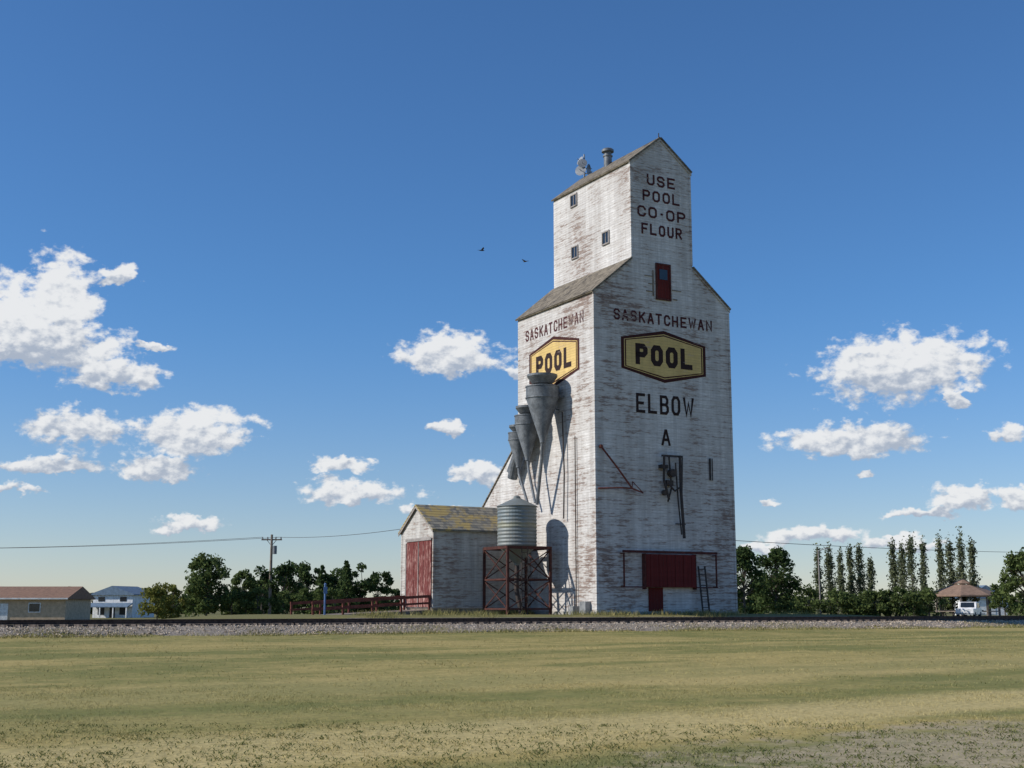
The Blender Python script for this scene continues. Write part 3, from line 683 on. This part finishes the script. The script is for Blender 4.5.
def pole(name,x,y,h):
    e=empty(name,(x,y,Hxy(x,y))); b=MB(); b.tube((0,0,-.3),(0,0,h),.17,.11,10); b.beam((-1.0,0,h-.5),(1.0,0,h-.5),.11,.13); b.beam((-.5,0,h-.5),(0,0,h-1.1),.05); b.beam((.5,0,h-.5),(0,0,h-1.1),.05); b.obj('pole_and_crossarm',M_wood,e)
    b=MB()
    for xx in (-.9,-.4,.4,.9): b.lathe((xx,0),[(.05,h-.43),(.08,h-.38),(.05,h-.32),(.07,h-.28),(.02,h-.22)],8)
    b.tube((.35,-.1,h-1.9),(.35,-.1,h-1.1),.2,.2,12); b.obj('insulators_and_transformer',M_galv,e); return x,y,Hxy(x,y)+h-.25
A=pole('utility_pole',X(270,128),128,8.4)
Bp=pole('utility_pole',X(-170,150),150,8.6)
Cp=pole('utility_pole',X(1180,165),165,9.2)
def wire(b,p,q,sag,r=.018):
    pr=None
    for i in range(21):
        f=i/20; P_=Vector(p).lerp(Vector(q),f); P_.z-=sag*4*f*(1-f)
        if pr is not None: b.tube(pr,P_,r,r,4,False)
        pr=P_
e=empty('power_lines'); b=MB()
sx,sy=xy(0.2,12.5)
for dx in (-.9,.9): wire(b,(Bp[0]+dx,Bp[1],Bp[2]),(A[0]+dx,A[1],A[2]),.5)
wire(b,(A[0]+.4,A[1],A[2]),(sx,sy,7.4),.5)
ex,ey=xy(W_,6.0)
wire(b,(ex,ey,5.9),(Cp[0],Cp[1],Cp[2]-.6),.6)
b.obj('wires',M_dark,e,recalc=False)
lx,ly=X(820,140),140; e=empty('street_lamp',(lx,ly,Hxy(lx,ly))); b=MB(); b.tube((0,0,-.2),(0,0,7.2),.09,.06,8); b.tube((0,0,7.15),(.9,0,7.45),.04,.04,6); b.box(.7,1.3,-.12,.12,7.4,7.5); b.lathe((0,0),[(.16,-.1),(.16,.3),(.1,.35)],10); b.obj('lamp_post',M_frame,e)

def bird(x,y,z,rz,fl):
    e=empty('bird',(x,y,z),rz); e.scale=(.75,.75,.75); b=MB()
    b.tube((-.16,0,0),(0,0,.01),.02,.045,8); b.tube((0,0,.01),(.12,0,.01),.045,.03,8); b.tube((.12,0,.01),(.17,0,.02),.032,.022,8); b.tube((.17,0,.02),(.21,0,.01),.012,.002,6)
    for s in (-1,1):
        b.add([(.08,s*.03,.02),(.10,s*.18,.02+fl*.6),(0,s*.36,.02+fl),(-.04,s*.2,.02+fl*.6),(-.06,s*.03,.02)],[(0,1,2,3,4)])
    b.add([(-.14,-.015,0),(-.14,.015,0),(-.27,.05,0),(-.27,-.05,0)],[(0,1,2,3)]); b.obj('bird_body',M_dark,e,recalc=False)
bird(-1.45,60,18.4,.4,.12); bird(.66,62,18.4,2.4,.08)

# ------------------------------------------------------------------ light
sun_dir=Vector((-1*CT-.35*ST,-1*ST+.35*CT,0)); sun_dir.z=.66; sun_dir.normalize()
el=math.asin(sun_dir.z); az=math.atan2(sun_dir.x,sun_dir.y)
ld=bpy.data.lights.new('sun','SUN'); ld.energy=4.5; ld.angle=math.radians(.5); ld.color=(1,.945,.86)
lo=bpy.data.objects.new('sun',ld); sc.collection.objects.link(lo); lo.rotation_euler=sun_dir.to_track_quat('Z','Y').to_euler(); lo.location=(-60,-10,60)

w=bpy.data.worlds.new('World'); sc.world=w; w.use_nodes=True; t=T(w.node_tree)
try: w.cycles.sampling_method='MANUAL'; w.cycles.sample_map_resolution=512
except Exception as ex: print(ex)
sky=t.n('ShaderNodeTexSky',sky_type='NISHITA'); sky.sun_disc=False; sky.sun_elevation=el; sky.sun_rotation=az%(2*math.pi); sky.altitude=600; sky.air_density=1.0; sky.dust_density=.2; sky.ozone_density=2.0
d=t.n('ShaderNodeTexCoord').outputs['Generated']; d=t.vm('NORMALIZE',d)
sp=t.n('ShaderNodeSeparateXYZ',{0:d}).outputs
azn=t.m('MULTIPLY',t.m('ARCTAN2',sp[0],sp[1]),57.2958); eln=t.m('MULTIPLY',t.m('ARCSINE',sp[2]),57.2958)
p=t.xyz(azn,eln,0.0)
ds=t.vm('MULTIPLY',d,(1,1,1.5))
wc=t.noise(ds,36,2,.5,True); wc2=t.noise(ds,130,2,.6,True)
warp=t.vm('ADD',t.vm('MULTIPLY',t.vm('SUBTRACT',wc,(.5,.5,.5)),(2.0,1.1,0)),t.vm('MULTIPLY',t.vm('SUBTRACT',wc2,(.5,.5,.5)),(.8,.6,0)))
pw=t.vm('ADD',p,warp)
CL=[(-20.6,10.9,4.0,1.2),(-19.5,13.1,1.5,1.8),(-21.6,12.2,2.0,1.5),(-17.4,9.9,2.4,.6),(-17.5,14.0,.9,.35),(-16.0,11.1,1.0,.2),
(-18.7,7.6,2.3,.8),(-13.7,7.6,2.6,.95),(-19.4,5.85,3.3,.36),(-15.2,5.8,2.1,.55),(-21.2,4.8,1.2,.28),(-13.9,3.5,1.7,.4),
(-7.6,6.3,1.3,.36),(-6.8,5.05,2.7,.55),(-2.8,11.1,2.5,1.0),(.3,10.5,.8,.4),(-2.7,7.9,1.0,.36),(-1.4,5.75,1.25,.55),(-3.3,4.3,2.1,.22),
(16.9,10.3,3.7,1.4),(15.0,7.1,3.7,.8),(21.2,7.1,.9,.45),(19.2,8.75,.55,.3),(19.1,4.75,1.4,.5),(17.8,3.95,1.8,.26),(21.4,4.5,1.2,.5),
(13.0,3.2,2.2,.42),(15.5,5.6,.6,.2),(16.5,2.7,1.8,.3),(10.9,2.6,1.1,.3),(11.2,4.6,.5,.25),
(-30,9,4,1.3),(28,9,3.6,1.3)]
DB=None; DT=None; mn=None
for (a,e_,ra,re) in CL:
    sx_,sy_=1/ra,1/(re*1.25); ce=e_-re*.3
    S_=t.vm('MULTIPLY_ADD',pw,(sx_,sy_,0),(-a*sx_,-ce*sy_,0))
    l_=t.vm('LENGTH',S_); b_=t.vm('DISTANCE',S_,(0,-1,0)); t_=t.vm('DISTANCE',S_,(0,1,0))
    mn=l_ if mn is None else t.m('MINIMUM',mn,l_)
    DB=b_ if DB is None else t.m('MINIMUM',DB,b_); DT=t_ if DT is None else t.m('MINIMUM',DT,t_)
rely=t.m('MULTIPLY',t.m('SUBTRACT',DB,DT),.55)
mn=t.m('ADD',mn,t.m('MAXIMUM',t.m('MULTIPLY',rely,-.7),0.0))
f1=t.noise(ds,75,7,.58); f2=t.noise(t.vm('ADD',ds,(-.0035,0,.006)),75,4,.55)
den=t.m('ADD',mn,t.m('MULTIPLY',t.m('SUBTRACT',f1,.5),1.7))
cov=t.ss(den,1.12,.68)
lit=t.m('ADD',t.m('ADD',.50,t.m('MULTIPLY',rely,.85)),t.m('MULTIPLY',t.m('SUBTRACT',f1,f2),-2.0))
ccol=t.mix(t.ss(lit,.0,.85),(.42,.48,.58),(.86,.87,.88))
up=t.ss(eln,.2,2.5)
cov=t.m('MULTIPLY',t.m('MULTIPLY',cov,up),.96)
tint=t.mix(t.ss(eln,0.0,14.0),(.92,.96,1.14),(.58,.96,1.34))
skyc=t.mix(1.0,sky.outputs[0],tint,'MULTIPLY')
b1=t.n('ShaderNodeBackground',{0:skyc,1:.094}); b2=t.n('ShaderNodeBackground',{0:ccol,1:.97})
mx=t.n('ShaderNodeMixShader',{0:cov,1:b1.outputs[0],2:b2.outputs[0]})
t.t.links.new(mx.outputs[0],t.n('ShaderNodeOutputWorld').inputs[0])

# ------------------------------------------------------------------ camera
cd=bpy.data.cameras.new('camera'); cam=bpy.data.objects.new('camera',cd); sc.collection.objects.link(cam)
cam.location=(0,0,1.6); cam.rotation_euler=(math.radians(99.78),0,0)
cd.sensor_width=36; cd.lens=1300/1024*36; cd.clip_start=.1; cd.clip_end=12000
sc.camera=cam
sc.view_settings.view_transform='Standard'; sc.view_settings.look='None'; sc.view_settings.exposure=0; sc.view_settings.gamma=1
